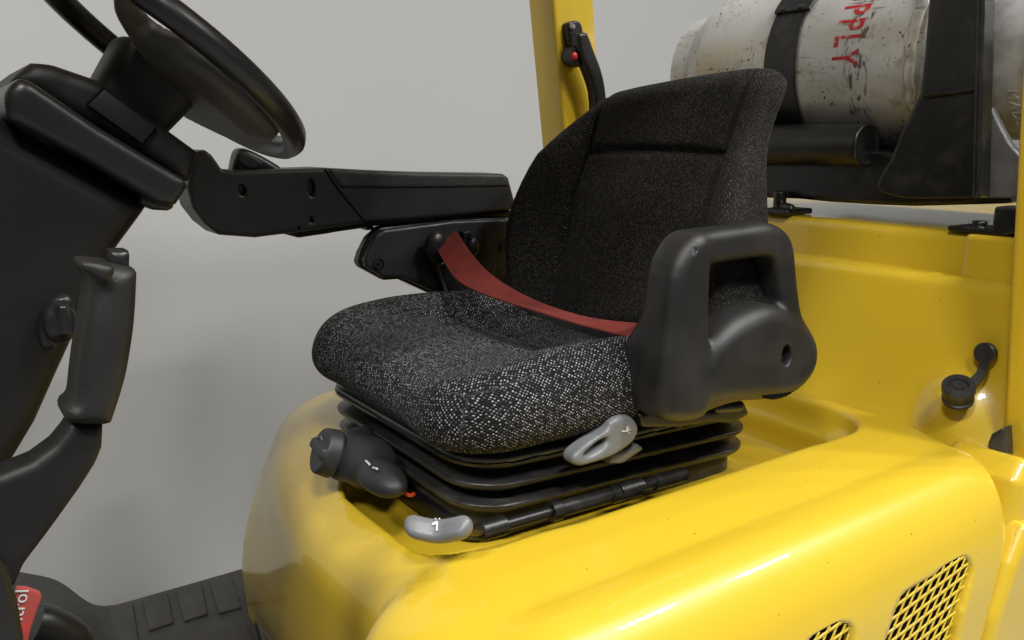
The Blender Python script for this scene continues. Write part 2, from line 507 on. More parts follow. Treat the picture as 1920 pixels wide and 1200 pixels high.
TANK = tank_mat()
ALU = mat('bare_aluminium', (.55, .55, .55), .38, metal=.35, bump=(60, .25, .003), var=(24, (.28, .26, .23), .45, .75))

# ------------------------------------------------------------------ setting
def quad(name, pts, m):
    o = mobj(name, pts, [tuple(range(len(pts)))], m, smooth=False); o['kind'] = 'structure'; return o


quad('floor', [(-7, -6, 0), (9, -6, 0), (9, 2.55, 0), (-7, 2.55, 0)], FLR)
quad('wall', [(-7, 2.55, 0), (9, 2.55, 0), (9, 2.55, 5.5), (-7, 2.55, 5.5)], WAL)

# ------------------------------------------------------------------ the truck
T = thing('forklift', 'yellow forklift truck with black speckled seat, steering wheel and red seat belt', 'forklift', (.7, .89, 0))

# ---- hood
xf_z = np.array([.40, .846, .883, .927, .975, 1.021, 1.08, 1.123, 1.16])
xf_x = np.array([.40, .370, .374, .384, .401, .421, .447, .482, .545])


XF = table(xf_z, xf_x, .018)
BOW = table([.80, .95, 1.12, 1.2], [.02, .07, .150, .16], .03)
NOSE = table([.40, .85, .95, 1.02, 1.07, 1.105, 1.13, 1.145, 1.16], [.20, .238, .252, .262, .275, .292, .320, .36, .44], .012)


def bow(Y, Z): return BOW(Z)*(np.clip((Y-.80)/.51, 0, 1.2)**2-1)


HC = [(1.33, .45), (1.335, 1.03), (1.325, 1.09), (1.30, 1.125), (1.26, 1.142), (1.15, 1.150), (.655, 1.150), (.60, 1.1475), (.550, 1.1415)]
HC += spline([(.540, 1.1425), (.520, 1.1425), (.498, 1.136), (.478, 1.120), (.463, 1.096), (.453, 1.066), (.447, 1.03), (.444, .97), (.443, .80), (.443, .45)], 5, False)
VENT1 = XZ(spline([(1660, 1240), (1672, 1185), (1687, 1150), (1712, 1115), (1760, 1086), (1815, 1052), (1829, 1056), (1829, 1080), (1806, 1150), (1775, 1240)], 4), .444)
VENT2 = XZ(spline([(1520, 1225), (1548, 1198), (1580, 1179), (1602, 1176), (1608, 1190), (1604, 1225), (1590, 1300), (1520, 1300)], 4), .444)


def hood_fn(X, Y, Z):
    C = poly2(Y, Z, HC)
    f1 = (XF(Z)+bow(Y, Z)-X)*.9
    rear = X-(1.125-.055*np.clip((.70-Y)/.26, 0, 1)**2-.33*np.clip(1.06-Z, 0, 1)*np.clip((.60-Y)/.1, 0, 1))
    f2 = (NOSE(Z)+.10*np.clip((.60-Y)/.16, 0, 1.5)**2-X)*.92
    ns = smax(f2, np.abs(Y-.545)-.130-.05*np.clip(1.12-Z, 0, .3), .05)
    d = smax(smax(C, smin(f1, ns, .012), .045), rear, .012)
    rc = smin(rect2(X, Y, .374, 1.085, .652, .93, .07), rect2(X, Y, .47, 1.085, .652, 1.13, .075), .02)
    d = smax(d, -smax(rc, 1.110-Z, .022), .009)
    d = smax(d, -smax(rect2(X, Y, .90, 1.075, .664, 1.11, .07)-.35*np.clip(Z-1.10, 0, .1), 1.062-Z, .025), .012)
    # open notch of the seat pan towards the driver's feet
    for V in (VENT1, VENT2):
        d = np.maximum(d, -np.maximum(poly2(X, Z, V), Y-.475))
    return d


hood = sdf('hood', hood_fn, (.20, .42, .58), (1.15, 1.36, 1.18), .0055, YEL, T)


def vent(poly, name):
    """staggered slanted openings: bars clipped to the outline, one pressed sheet"""
    P = np.array(poly); lo, hi = P.min(0)-.004, P.max(0)+.004
    def fn(X, Y, Z):
        p = poly2(X, Z, poly)
        row = (Z-(X-.9)*.12)/.0142
        k = np.floor(row); fz = np.abs(row-k-.5)
        col = (X+(Z-1.0)*-.62)/.0168
        fx = np.abs(col-np.floor(col)-.5)
        hole = np.maximum((fz-.36)*.0142, (fx-.385)*.0143)
        return rnd(np.maximum(p-.002, -hole), np.abs(Y-.4535)-.0009, .0003)
    return sdf(name, fn, (lo[0], .45, max(lo[1], .90)), (hi[0], .462, hi[1]), .00125, YEL, hood)


vent(VENT1, 'vent_grille')
vent(VENT2, 'vent_grille')
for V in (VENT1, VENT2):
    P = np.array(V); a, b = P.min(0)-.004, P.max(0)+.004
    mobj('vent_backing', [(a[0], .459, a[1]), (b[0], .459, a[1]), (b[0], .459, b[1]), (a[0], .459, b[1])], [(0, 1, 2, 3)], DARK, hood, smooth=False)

# ---- rear side panel beside the hood end
SP = XZ([(1905, 905), (1893, 960), (1872, 1050), (1832, 1160), (1800, 1260), (2100, 1260), (2100, 880), (1925, 862)], .46)
ext('side_panel', SP, 'y', .452, .56, .02, .005, YEL, T)
SP2 = XZ([(1925, 985), (1895, 1060), (1862, 1160), (1838, 1260), (2100, 1260), (2100, 940)], .44)
ext('side_panel', SP2, 'y', .436, .50, .012, .005, YEL, T)

# ---- rear panel and counterweight
RPz = np.array([1.0, 1.07, 1.10, 1.13, 1.17, 1.22, 1.30, 1.36]); RPx = np.array([1.075, 1.105, 1.13, 1.155, 1.172, 1.182, 1.192, 1.20])


RPT = table(RPz, RPx, .02)


def rear_fn(X, Y, Z):
    d = (RPT(Z)+.03*np.clip((Y-.95)/.4, 0, 1)**2-.0*Y-X)*.9
    d = smax(d, Z-(1.352+.0*Y), .02)
    d = smax(d, np.abs(Y-.89)-.435, .012)
    d = smax(d, X-1.30, .01)
    # boss under the filler cap
    e = ell(X, Y, Z, (1.186, .578, 1.148), (.045, .042, .055))
    return smin(d, e, .035)


rear = sdf('rear_panel', rear_fn, (1.03, .44, .95), (1.32, 1.35, 1.38), .006, YEL, T)


def cw_fn(X, Y, Z):
    d = box(X, Y, Z, (1.60, .89, 1.12), (.375, .455, .292), .012)
    p = box(X, Y, Z, (1.30, .525, 1.112), (.089, .092, .300), .004)
    return np.minimum(d, p)


cw = sdf('counterweight', cw_fn, (1.19, .42, .80), (2.0, 1.36, 1.43), .008, YEL, T)

# ---- overhead guard posts
FPn = [on(a, b, y=1.30) for a, b in ((1031, -60), (1110, -60), (1112, 0), (1140, 500), (1089, 500), (1036, 0))]
pf = [on(1030, -90, y=1.30), on(1108, -90, y=1.30), on(1140, 420, y=1.30), on(1074, 420, y=1.30)]
post = prism('guard_post', pf, (-.012, .062, 0), YEL, T, .007, seg=3)
pn = [on(1916, 110, y=.505), on(2010, 110, y=.505), on(1990, 960, y=.505), on(1876, 880, y=.505)]
v = pn[0]-pn[3]; pn[0] = pn[3]+v*1.5; v = pn[1]-pn[2]; pn[1] = pn[2]+v*1.5
prism('guard_post', pn, (0, -.055, 0), YEL, T, .007, seg=3)

# overhead guard above the driver (carried by the posts), out of view
zr = 2.10
xr = 1.0-.17*(zr-1.45)
def bar(name, a, b, w_, h_):
    a = np.array(a, float); b = np.array(b, float); e = (b-a)/np.linalg.norm(b-a)
    sd = np.cross(e, [0, 0, 1.0]); sd /= np.linalg.norm(sd); up = np.cross(sd, e)
    return prism(name, [a+sd*p*w_/2+up*q*h_/2 for p, q in ((-1, -1), (1, -1), (1, 1), (-1, 1))], b-a, YEL, guard if name != 'overhead_guard' else T, .006)


guard = None
guard = bar('overhead_guard', (xr+.03, .475, zr), (-.42, .475, zr), .055, .07)
bar('guard_rail', (xr+.03, 1.325, zr), (-.42, 1.325, zr), .055, .07)
for q in (0, 1): bar('guard_crossbar', ((xr, -.40)[q], .505, zr+.002), ((xr, -.40)[q], 1.295, zr+.002), .06, .05)
bar('shade_roof_panel', (xr-.032, .90, zr+.02), (-.368, .90, zr+.02), .785, .012)  # unseen solid roof, added to shade the seat and the wall
for yq in (.475, 1.325): bar('guard_leg', (-.40, yq, zr-.036), (-.62, yq, .95), .055, .07)

# black seal at the foot of the near post
ext('rubber_seal', YZ([(1853, 830), (1860, 813), (1884, 800), (1884, 900), (1853, 880)], 1.125), 'x', 1.122, 1.15, .004, .002, RUB, T)

# ---- grab handle with horn button on the far post
gy = 1.298
GP = XZ(spline([(1055, 50), (1060, 42), (1072, 40), (1080, 46), (1084, 62), (1086, 100), (1066, 104), (1060, 85)], 3), gy)
gh = ext('grab_handle', GP, 'y', gy-.016, gy+.004, .004, .0022, PLS, T)
GA = XZ(spline([(1076, 66), (1089, 62), (1095, 68), (1107, 100), (1119, 132), (1127, 170), (1130, 230), (1112, 230), (1107, 172), (1092, 128), (1082, 108), (1078, 92)], 3), gy-.03)
ext('handle_arm', GA, 'y', gy-.045, gy-.018, .006, .0025, PLS, gh)
gc = on(1069, 105, y=gy)
sdf('horn_housing', lambda X, Y, Z: cyl(X, Y, Z, (gc[0], gy+.002, gc[2]), (gc[0], gy-.034, gc[2]), .0215, .005), gc-.05, gc+.05, .0022, PLS, gh)
rc = on(1077, 105, y=gy-.034)
sdf('horn_button', lambda X, Y, Z: ell(X, Y, Z, (rc[0], gy-.034, rc[2]), (.0072, .005, .0072)), rc-.012, rc+.012, .0012, REDB, gh)
bc = on(1072, 50, y=gy-.016)
lathe('bolt', [(0, .006), (.004, .0055), (.0052, .003), (.0052, 0)], bc, (0, -1, 0), STL, gh, 16)

# ---- filler cap with its strap on the rear panel
capn = np.array([-.50, -.22, .84]); capn /= np.linalg.norm(capn)
cp = on(1797, 732, x=1.125)
cap_prof = [(0, .010), (.006, .010), (.0065, .0075), (.011, .0075), (.0125, .011), (.0195, .011), (.021, .009), (.021, .001), (.0185, -.001), (.0185, -.012), (.020, -.013), (.020, -.018), (0, -.018)]
cap = lathe('filler_cap', cap_prof, cp, capn, RUB, T, 40)
tc_ = on(1848, 662, x=1.172)
lathe('strap_disc', [(0, .0055), (.0125, .0055), (.0145, .004), (.0145, -.004), (0, -.004)], tc_, (-1, 0, .1), RUB, cap, 28)
sp_ = [on(a, b, x=xx) for a, b, xx in ((1847, 668, 1.168), (1845, 688, 1.165), (1838, 703, 1.158), (1828, 713, 1.15), (1812, 724, 1.14))]
sp_ = spline(sp_, 4, False)
Vs, Fs = [], []
for i, p in enumerate(sp_):
    t = np.array(sp_[min(i+1, len(sp_)-1)])-np.array(sp_[max(i-1, 0)]); t /= np.linalg.norm(t)
    nrm = np.array([-1, 0, .15]); b = np.cross(t, nrm); b /= np.linalg.norm(b)
    for q, s in ((-1, 1), (1, 1), (1, -1), (-1, -1)): Vs.append(np.array(p)+b*q*.006+nrm*s*.0025)
for i in range(len(sp_)-1):
    for k in range(4): Fs.append((i*4+k, i*4+(k+1) % 4, i*4+4+(k+1) % 4, i*4+4+k))
mobj('cap_strap', Vs, Fs, RUB, cap, ang=40)

# ---- floor plate with rubber mat
MZ = .77
prof = [(-.35, .905), (-.10, .893), (.0, .884), (.059, .876), (.087, .863), (.112, .848), (.130, .830), (.151, .801), (.169, .782), (.195, .772), (.25, MZ), (.60, MZ)]
pr = spline(prof, 5, False)
Vm, Fm = [], []
for (x, z) in pr:
    yf = 1.468
    for (y, dz) in ((.35, 0), (yf-.012, 0), (yf, -.010), (yf, -.05)): Vm.append((x, y, z+dz))
for i in range(len(pr)-1):
    for k in range(3): Fm.append((i*4+k, i*4+4+k, i*4+4+k+1, i*4+k+1))
fm = mobj('floor_mat', Vm, Fm, MAT, T, ang=50)
for q in (((206, 1137), (248, 1127), (263, 1222), (209, 1232)), ((267, 1124), (313, 1111), (325, 1166), (279, 1181)), ((330, 1105), (377, 1092), (389, 1150), (345, 1164)), ((392, 1088), (432, 1077), (453, 1137), (410, 1149))):
    prism('tread_pad', [on(a, b, z=MZ+.004) for a, b in q], (0, 0, -.006), MAT, fm, .0018)
prism('tread_pad', [on(a, b, z=MZ+.004) for a, b in ((340, 1192), (455, 1152), (500, 1260), (370, 1290))], (0, 0, -.006), MAT, fm, .0018)
# kick strip along the hood front
ext('kick_strip', XY([(457, 1088), (474, 1083), (545, 1250), (505, 1250)], MZ+.02), 'z', MZ-.01, MZ+.022, .006, .003, RUB, fm)
for a, b in (((110, 1147), (152, 1170)), ((70, 1143), (91, 1144))):
    p0, p1 = on(*a, y=1.25), on(*b, y=1.25)
    tube('mat_slot', [p0, p1], .003, DARK, fm, 8)

# ---- pedal
pp = [on(a, b, y=1.02) for a, b in ((66, 1168), (85, 1172), (112, 1185), (135, 1205), (140, 1260))]
ped = tube('pedal', spline(pp, 4, False), .022, PLS, T, 16)

# ---- steering column
CN = np.array([.6, 0, .8])
COLP = XZ([(-260, 150), (10, 225), (285, 385), (276, 400), (217, 480), (190, 545), (160, 600), (110, 710), (70, 800), (22, 880), (-20, 990), (-90, 1200), (-420, 1200)], .775)
colm = ext('steering_column', COLP, 'y', .775, 1.0, .022, .005, PLA, T)
SLAB = XZ([(8, 178), (20, 158), (38, 146), (60, 152), (190, 240), (352, 338), (356, 350), (330, 388), (300, 385), (160, 300), (15, 222)], .755)
ext('column_cover', SLAB, 'y', .755, 1.02, .008, .004, PLS, colm)
TOPC = XZ([(0, 180), (30, 140), (62, 116), (100, 120), (188, 150), (245, 190), (376, 286), (358, 345), (200, 250), (40, 160)], .80)
ext('dash_housing', TOPC, 'y', .80, 1.0, .012, .004, PLA, colm)
FLG = XZ([(268, 360), (330, 385), (320, 396), (286, 394), (262, 380)], .765)
ext('lower_flange', FLG, 'y', .765, .99, .004, .003, PLS, colm)
LID = [on(a, b, y=.798) for a, b in ((164, 198), (194, 168), (291, 238), (265, 270))]
lc = sum(LID)/4
prism('lid_gap', [lc+(p-lc)*1.07 for p in LID], (0, -.0012, 0), DARK, colm)
prism('panel_lid', LID, (0, -.0045, 0), PLA, colm, .0015)
IGN = XZ(spline([(70, 610), (85, 575), (105, 555), (128, 552), (138, 570), (128, 600), (110, 640), (90, 655), (75, 645)], 4), .77)
ig = ext('ignition_bezel', IGN, 'y', .762, .785, .006, .003, PLS, colm)
kc = on(112, 605, y=.755)
sdf('ignition_key', lambda X, Y, Z: smin(ell(X, Y, Z, kc, (.013, .010, .017)), box(X, Y, Z, kc+np.array([.002, -.006, .004]), (.003, .008, .012), .002), .006), kc-.045, kc+.045, .0025, PLS, colm)

# ---- steering wheel
WT = .673; CN = np.array([math.sin(WT), 0, math.cos(WT)])
CW = np.array([.2165, .88, 1.6225]); E1 = np.array([0, -1.0, 0]); E2 = np.array([math.cos(WT), 0, -math.sin(WT)]); WR = .1397
ring = [CW+WR*(math.cos(q)*E1+math.sin(q)*E2) for q in np.linspace(0, 2*math.pi, 97)]
Vr, Fr = [], []
for i in range(96):
    q = 2*math.pi*i/96; rad = math.cos(q)*E1+math.sin(q)*E2
    for k in range(20):
        a = 2*math.pi*k/20
        rr = .0108*(1+.03*math.cos(6*a))
        Vr.append(CW+rad*(WR+rr*math.cos(a)*.95)+CN*rr*math.sin(a)*1.12)
for i in range(96):
    for k in range(20):
        Fr.append((i*20+k, ((i+1) % 96)*20+k, ((i+1) % 96)*20+(k+1) % 20, i*20+(k+1) % 20))
wheel = mobj('steering_wheel', Vr, Fr, PLS, T)
# dished spokes and hub
def wl(X, Y, Z):
    a = -(Y-CW[1]); b = (X-CW[0])*E2[0]+(Z-CW[2])*E2[2]; c = (X-CW[0])*CN[0]+(Z-CW[2])*CN[2]
    return a, b, c


def wheel_pts(pts, off):
    out = []
    for a, b in pts:
        p = on(a, b, pt=CW+CN*off, n=CN); d = p-CW
        out.append((-d[1], d[0]*E2[0]+d[2]*E2[2]))
    return out


SPK = wheel_pts(spline([(226, -30), (262, 44), (300, 72), (340, 95), (395, 137), (455, 190), (512, 246), (512, 262), (490, 268), (450, 252), (392, 224), (345, 196), (292, 128), (250, 62), (215, 0)], 4), -.014)


def spoke_fn(X, Y, Z):
    a, b, c = wl(X, Y, Z)
    p = poly2(a, b, SPK)
    return rnd(p, np.abs(c+.010+.42*np.clip(-p, 0, .022))-.010, .008)


lo = CW-.24; hi = CW+.24
sdf('wheel_spoke', spoke_fn, lo, hi, .004, SPK_M, wheel)
def hub_fn(X, Y, Z):
    a, b, c = wl(X, Y, Z)
    q = (np.abs(a)**4+np.abs(b)**4)**.25
    return rnd(q-np.interp(c, [-.15, -.075, -.02]  , [.034, .036, .043]).astype(np.float32), np.abs(c+.075)-.062, .008)


sdf('wheel_hub', hub_fn, CW-.2, CW+.2, .004, PLA, wheel)

# ---- cowl beside the column, lever with grip
COW = XZ([(-60, 1010), (0, 1030), (20, 1085), (34, 1130), (46, 1200), (48, 1280), (-60, 1280)], .66)
cowl = ext('front_cowl', COW, 'y', .66, .70, .008, .004, PLS, T)
ly = .575
ARM = XZ([(-80, 905), (0, 888), (60, 864), (100, 835), (122, 808), (132, 792), (194, 792), (192, 838), (180, 868), (150, 915), (100, 985), (45, 1058), (25, 1105), (8, 1060), (-80, 980)], ly)
lev = ext('grab_bar', ARM, 'y', ly-.004, ly+.026, .007, .003, PLA, T)
GRP = XZ(spline([(150, 500), (158, 490), (190, 491), (240, 499), (256, 508), (257, 530), (253, 600), (245, 660), (234, 715), (212, 785), (204, 796), (160, 796), (128, 792), (119, 776), (124, 762), (136, 750), (142, 700), (150, 640), (160, 580), (166, 528)], 3), ly-.008)
ext('hand_grip', GRP, 'y', ly-.018, ly+.032, .014, .003, GRN, lev)
BTN = XZ([(204, 468), (238, 468), (242, 474), (241, 505), (202, 505)], ly)
ext('lever_button', BTN, 'y', ly-.006, ly+.016, .005, .002, PLS, lev)
THB = XZ(spline([(148, 498), (160, 488), (200, 494), (215, 505), (200, 530), (180, 522)], 3), ly-.02)
ext('thumb_rest', THB, 'y', ly-.026, ly+.01, .006, .0025, GRN, lev)

# ---- warning sticker plate
st = [on(a, b, y=.86) for a, b in ((30, 1104), (50, 1104), (76, 1113), (79, 1120), (58, 1180), (44, 1240), (18, 1240))]
stick = prism('warning_plate', st, (0, .008, 0), RST, T, .002)
tV, tF = text_mesh('Control', .0165, .0004, 1.05)
o0 = on(29, 1217, y=.8585); o1 = on(53, 1112, y=.8585)
ux = (o1-o0); ux /= np.linalg.norm(ux); uy = np.cross(np.array([0, -1.0, 0]), ux)
Vt = [o0+ux*p[0]*1.05+uy*p[1]-np.array([0, 1, 0])*p[2] for p in tV]
mobj('lettering', Vt, tF, WHT, stick, smooth=False)

# ------------------------------------------------------------------ seat (part) with its sub-parts
BOLA = table([.40, .46, .54, .62, .75, .90], [.014, .024, .036, .038, .030, .018], .02)


def cush_fn(X, Y, Z):
    yc = .885
    u = (Y-yc)/.225
    # plan outline: front edge slightly bowed, bolster noses forward
    xf = .408-.012*np.exp(-((np.abs(u)-.72)/.3)**2)+.0*u
    pl = rnd((xf+.020*np.clip(u-.2, 0, 1)-X), np.abs(Y-yc+.004)-.224, .080)
    pl = np.maximum(pl, X-.90)
    # crown: thigh roll, sunken middle, bolsters
    bol = np.exp(-((np.abs(u)-.86)/.26)**2)
    sx = np.clip((X-.40)/.10, 0, 1); sx = sx*sx*(3-2*sx)
    roll = np.exp(-((X-.505)/.085)**2)
    mid = np.clip((X-.56)/.12, 0, 1); mid = mid*mid*(3-2*mid)
    amp = BOLA(X)-.008*np.clip(u, 0, 1)*np.clip((X-.5)/.2, 0, 1)
    top = 1.290+amp*bol+.012*roll*(1-bol)-.018*mid*(1-bol)
    # stitched lines
    lx = .575+.03*np.abs(u)**2
    g1 = np.exp(-((X-lx)/.006)**2)*np.clip((.60-np.abs(u))/.1, 0, 1)
    g2 = np.exp(-((np.abs(u)-.60-.05*np.clip((.56-X)/.1, 0, 1))/.028)**2)*np.clip((X-.50)/.05, 0, 1)
    top = top-.006*g1-.007*g2
    bot = 1.228+.0*X
    tt = Z-top
    d = rnd(pl, np.maximum(tt*.85, bot-Z), .036)
    return d


def cush_uv(V):
    x, y, z = V.T
    e = .002
    gx = cush_fn(x+e, y, z)-cush_fn(x-e, y, z); gy = cush_fn(x, y+e, z)-cush_fn(x, y-e, z)
    gz = cush_fn(x, y, z+e)-cush_fn(x, y, z-e)
    g = np.sqrt(gx*gx+gy*gy+gz*gz)+1e-12
    nx, ny, nz = gx/g, gy/g, gz/g
    side = (np.abs(ny) > np.abs(nz)*1.0) & (np.abs(ny) > np.abs(nx))
    front = (np.abs(nx) > np.abs(nz)*1.0) & (np.abs(nx) >= np.abs(ny))
    yl = np.where(ny < 0, .668-(1.312-z), 1.098+(1.305-z))
    return np.stack([np.where(front, .418-(1.302-z), x), np.where(side, yl, y)], 1)


seat = sdf('seat', cush_fn, (.36, .63, 1.20), (.93, 1.14, 1.36), .0042, FAB, T, uvf=cush_uv, label='black seat cushion with white flecks')

# backrest
def b_mid(Z): return .795+.30*(Z-1.43)


def on_back(px, py, off):
    p = on(px, py, x=.83)
    for _ in range(8): p = on(px, py, x=b_mid(p[2])+off)
    return (p[1], p[2])


BKP = [(966, 610, -.008), (968, 520, -.008), (974, 455, -.008), (987, 395, -.006), (1020, 310, -.002), (1060, 240, .004), (1108, 190, .010), (1152, 169, .02), (1300, 143, .035), (1420, 128, .045), (1458, 133, .05), (1476, 152, .052), (1468, 185, .052), (1449, 235, .052), (1437, 300, .052), (1438, 420, .05), (1446, 520, .05), (1440, 600, .045), (1380, 622, .03)]
BK = spline([on_back(*p) for p in BKP], 3)
ym = .865


def back_front(Y, Z):
    u = (Y-ym)/.215
    su = np.clip((np.abs(u)-.58)/.42, 0, 1)
    low = np.clip((1.62-Z)/.10, 0, 1)
    x = b_mid(Z)+.012-(.064*su**1.15)*low-.010*np.exp(-((Z-1.46)/.05)**2)*(np.abs(u) < 9)*np.clip(1-su*2, 0, 1)
    zc = 1.528-.012*u*u
    g = np.exp(-((Z-zc)/.0055)**2)*np.clip((.64-np.abs(u))/.06, 0, 1)
    sg = np.exp(-((np.abs(u)-.62)/.026)**2)
    return x+.012*g+.011*sg


def back_fn(X, Y, Z):
    p = poly2(Y, Z, BK)
    f = (back_front(Y, Z)-X)*.9
    b = X-(b_mid(Z)+.070)
    return rnd(p, np.maximum(f, b), .026)


def back_uv(V):
    x, y, z = V.T
    e = .002
    gx = back_fn(x+e, y, z)-back_fn(x-e, y, z); gy = back_fn(x, y+e, z)-back_fn(x, y-e, z); gz = back_fn(x, y, z+e)-back_fn(x, y, z-e)
    ny2 = gy*gy/(gx*gx+gy*gy+gz*gz+1e-12)
    wq = np.clip((ny2-.35)/.3, 0, 1); wq = wq*wq*(3-2*wq)
    dx = x-b_mid(z)+.06
    return np.stack([z*1.05, y+np.sign(y-ym)*wq*dx], 1)


sdf('backrest', back_fn, (.68, .58, 1.24), (.98, 1.20, 1.68), .0045, FABB, seat, uvf=back_uv)

# seat frame pan under the cushion
def pan_fn(X, Y, Z): return rnd(rect2(X, Y, .440, .885, .705, 1.065, .06), np.abs(Z-1.222)-.012, .005)
sdf('seat_pan', pan_fn, (.42, .67, 1.2), (.90, 1.10, 1.245), .004, BLK, seat)

# bellows: zigzag rubber with three outer lips
def bel_fn(X, Y, Z):
    zz = Z+.045*(X-.44)
    zp = [1.122, 1.140, 1.1515, 1.1530, 1.1590, 1.1640, 1.1715, 1.1765, 1.1778, 1.1840, 1.1890, 1.1965, 1.2015, 1.2030, 1.2090, 1.2140, 1.2149, 1.222]
    op = [-.012, -.012, -.014, -.004, .003, .0045, -.030, -.030, -.004, .005, .0065, -.030, -.030, -.004, .007, .0085, -.034, -.036]
    o = np.interp(zz, zp, op).astype(np.float32)
    d = rect2(X, Y, .440, .888, .700, 1.070, .055)-o
    return np.maximum(d*.5, np.abs(zz-1.173)-.0485)


sdf('bellows', bel_fn, (.40, .66, 1.10), (.93, 1.11, 1.24), .0019, RUB, seat)

FLN = mat('sheen_grey_flange', (.060, .061, .064), .30, bump=(500, .15, .0008), var=(14, (.095, .097, .10), .45, .7))  # grey carries the reflected sheen on the top bellows rib


def fl_fn(X, Y, Z): return rnd(rect2(X, Y, .434, .870, .694, 1.076, .058), np.abs(Z+.045*(X-.44)-1.2155)-.0032, .0012)
sdf('bellows_flange', fl_fn, (.42, .68, 1.18), (.89, 1.09, 1.23), .0022, FLN, seat)

# suspension base and rail
def base_fn(X, Y, Z): return rnd(rect2(X, Y, .445, .86, .72, 1.05, .04), np.abs(Z-1.124)-.012, .004)
sdf('seat_base', base_fn, (.40, .69, 1.10), (.88, 1.08, 1.15), .004, BLK, seat)
ra, rb = on(890, 1000, y=.672), on(1272, 892, y=.672)
rail = tube('slide_rail', [ra, rb], .0062, BLK, seat, 12)
for t, L, r_ in ((.02, .03, .0105), (.33, .012, .0115), (.36, .08, .009), (.62, .012, .0105), (.86, .05, .009)):
    a = ra+(rb-ra)*t
    tube('rail_collar', [a, a+(rb-ra)/np.linalg.norm(rb-ra)*L], r_, BLK, seat, 12)
hx = [];
for i in range(121):
    q = i/120; a = ra+(rb-ra)*(.665+.12*q); e = (rb-ra)/np.linalg.norm(rb-ra)
    hx.append(a+np.array([0, -1, 0])*.0095*math.cos(q*11*2*math.pi)+np.cross(e, np.array([0, -1, 0]))*.0095*math.sin(q*11*2*math.pi))
tube('rail_spring', hx, .0014, BLK, seat, 6)

# hip restraint
hy = .615
HO = XZ(spline([(1262, 520), (1284, 465), (1310, 440), (1345, 431), (1400, 424), (1445, 418), (1475, 432), (1490, 462), (1497, 530), (1506, 590), (1524, 632), (1527, 670), (1512, 708), (1480, 737), (1440, 748), (1390, 752), (1340, 770), (1290, 788), (1250, 786), (1236, 760), (1240, 700), (1250, 620)], 3), hy)
HH = XZ(spline([(1326, 640), (1326, 560), (1327, 515), (1338, 498), (1390, 489), (1440, 483), (1456, 496), (1462, 540), (1462, 572), (1440, 572), (1405, 582), (1368, 602)], 3), hy)
LB = XZ(spline([(1322, 650), (1345, 622), (1380, 597), (1430, 576), (1475, 583), (1510, 612), (1526, 650), (1518, 696), (1485, 735), (1440, 746), (1380, 750), (1320, 752), (1300, 700)], 3), hy)
FT = XZ(spline([(1262, 520), (1284, 465), (1310, 440), (1330, 470), (1325, 640), (1330, 700), (1320, 770), (1290, 788), (1245, 786), (1236, 760), (1240, 700), (1250, 620)], 3), hy)


def hip_fn(X, Y, Z):
    o = poly2(X, Z, HO)
    a = rnd(np.maximum(o, -poly2(X, Z, HH)), np.abs(Y-(hy+.018))-.023, .0145)
    l = rnd(poly2(X, Z, LB), np.abs(Y-(hy+.020))-.035, .021)
    fk = np.clip((1.365-Z)/.09, 0, 1)
    f = rnd(poly2(X, Z, FT), np.abs(Y-(hy+.018+.024*fk))-(.026+.028*fk), .016)
    d = smin(smin(a, l, .008), f, .008)
    hc = on(1497, 672, y=hy-.03)
    d = smax(d, -np.maximum(np.sqrt((X-hc[0])**2+((Z-hc[2])*.75)**2)-.0095, Y-(hy+.0)), .003)
    # worn nicks along the top of the loop
    for px, py, r_ in ((1303, 472, .0022), (1299, 490, .0018)):
        c = on(px, py, y=hy-.004)
        d = smax(d, -(np.sqrt(((X-c[0])*.7)**2+(Y-hy+.004)**2+((Z-c[2])*1.3)**2)-r_), .002)
    return d


hip = sdf('hip_restraint', hip_fn, (.52, .56, 1.18), (.93, .72, 1.48), .0032, FOAM, seat)
ob = XZ(spline([(1418, 732), (1472, 724), (1470, 736), (1442, 746), (1420, 742)], 3), hy)
ext('underside_plug', ob, 'y', hy-.01, hy+.03, .002, .002, DARK, seat)
bk = XZ([(1230, 765), (1330, 770), (1390, 752), (1400, 775), (1370, 792), (1330, 790), (1270, 800), (1200, 800), (1195, 775)], .66)
ext('mounting_bracket', bk, 'y', .655, .69, .003, .003, BLK, seat)
# plastic clip on the bracket
sdf('bracket_clip', lambda X, Y, Z: caps(X, Y, Z, on(1345, 765, y=.64), on(1385, 762, y=.64), .006), on(1330, 770, y=.64)-.03, on(1390, 760, y=.64)+.03, .0025, BLK, seat)

# tilt lever, loop shaped
ty = .652
TL = XZ(spline([(1077, 868), (1082, 852), (1105, 832), (1128, 818), (1142, 805), (1150, 790), (1168, 781), (1187, 783), (1199, 798), (1198, 816), (1184, 836), (1150, 858), (1110, 872), (1088, 876)], 4), ty)
TH = XZ(spline([(1098, 854), (1112, 840), (1132, 826), (1142, 824), (1138, 836), (1122, 848), (1106, 856)], 4), ty)
tl = ext('tilt_lever', TL, 'y', ty, ty+.024, .007, .0022, GRY, seat, cuts=lambda d, X, Y, Z: smax(d, -poly2(X, Z, TH), .008))
ext('lever_root', XZ([(1140, 850), (1190, 830), (1200, 838), (1160, 866), (1135, 866)], ty+.02), 'y', ty+.012, ty+.05, .003, .0025, GRY, seat)


def icon(c0, ux, uy, nrm, s, parent):
    """raised chair pictogram with two dots"""
    def q(pts): return [c0+ux*a*s+uy*b*s for a, b in pts]
    prism('pictogram', q([(-.5, .30), (.10, .55), (.22, .40), (.32, -.6), (.12, -.6), (.02, .12), (-.42, 0)]), nrm*.0008, WHT, parent)
    for a in (-.12, .32):
        prism('pictogram', q([(a-.08, .68), (a+.08, .68), (a+.08, .84), (a-.08, .84)]), nrm*.0008, WHT, parent)


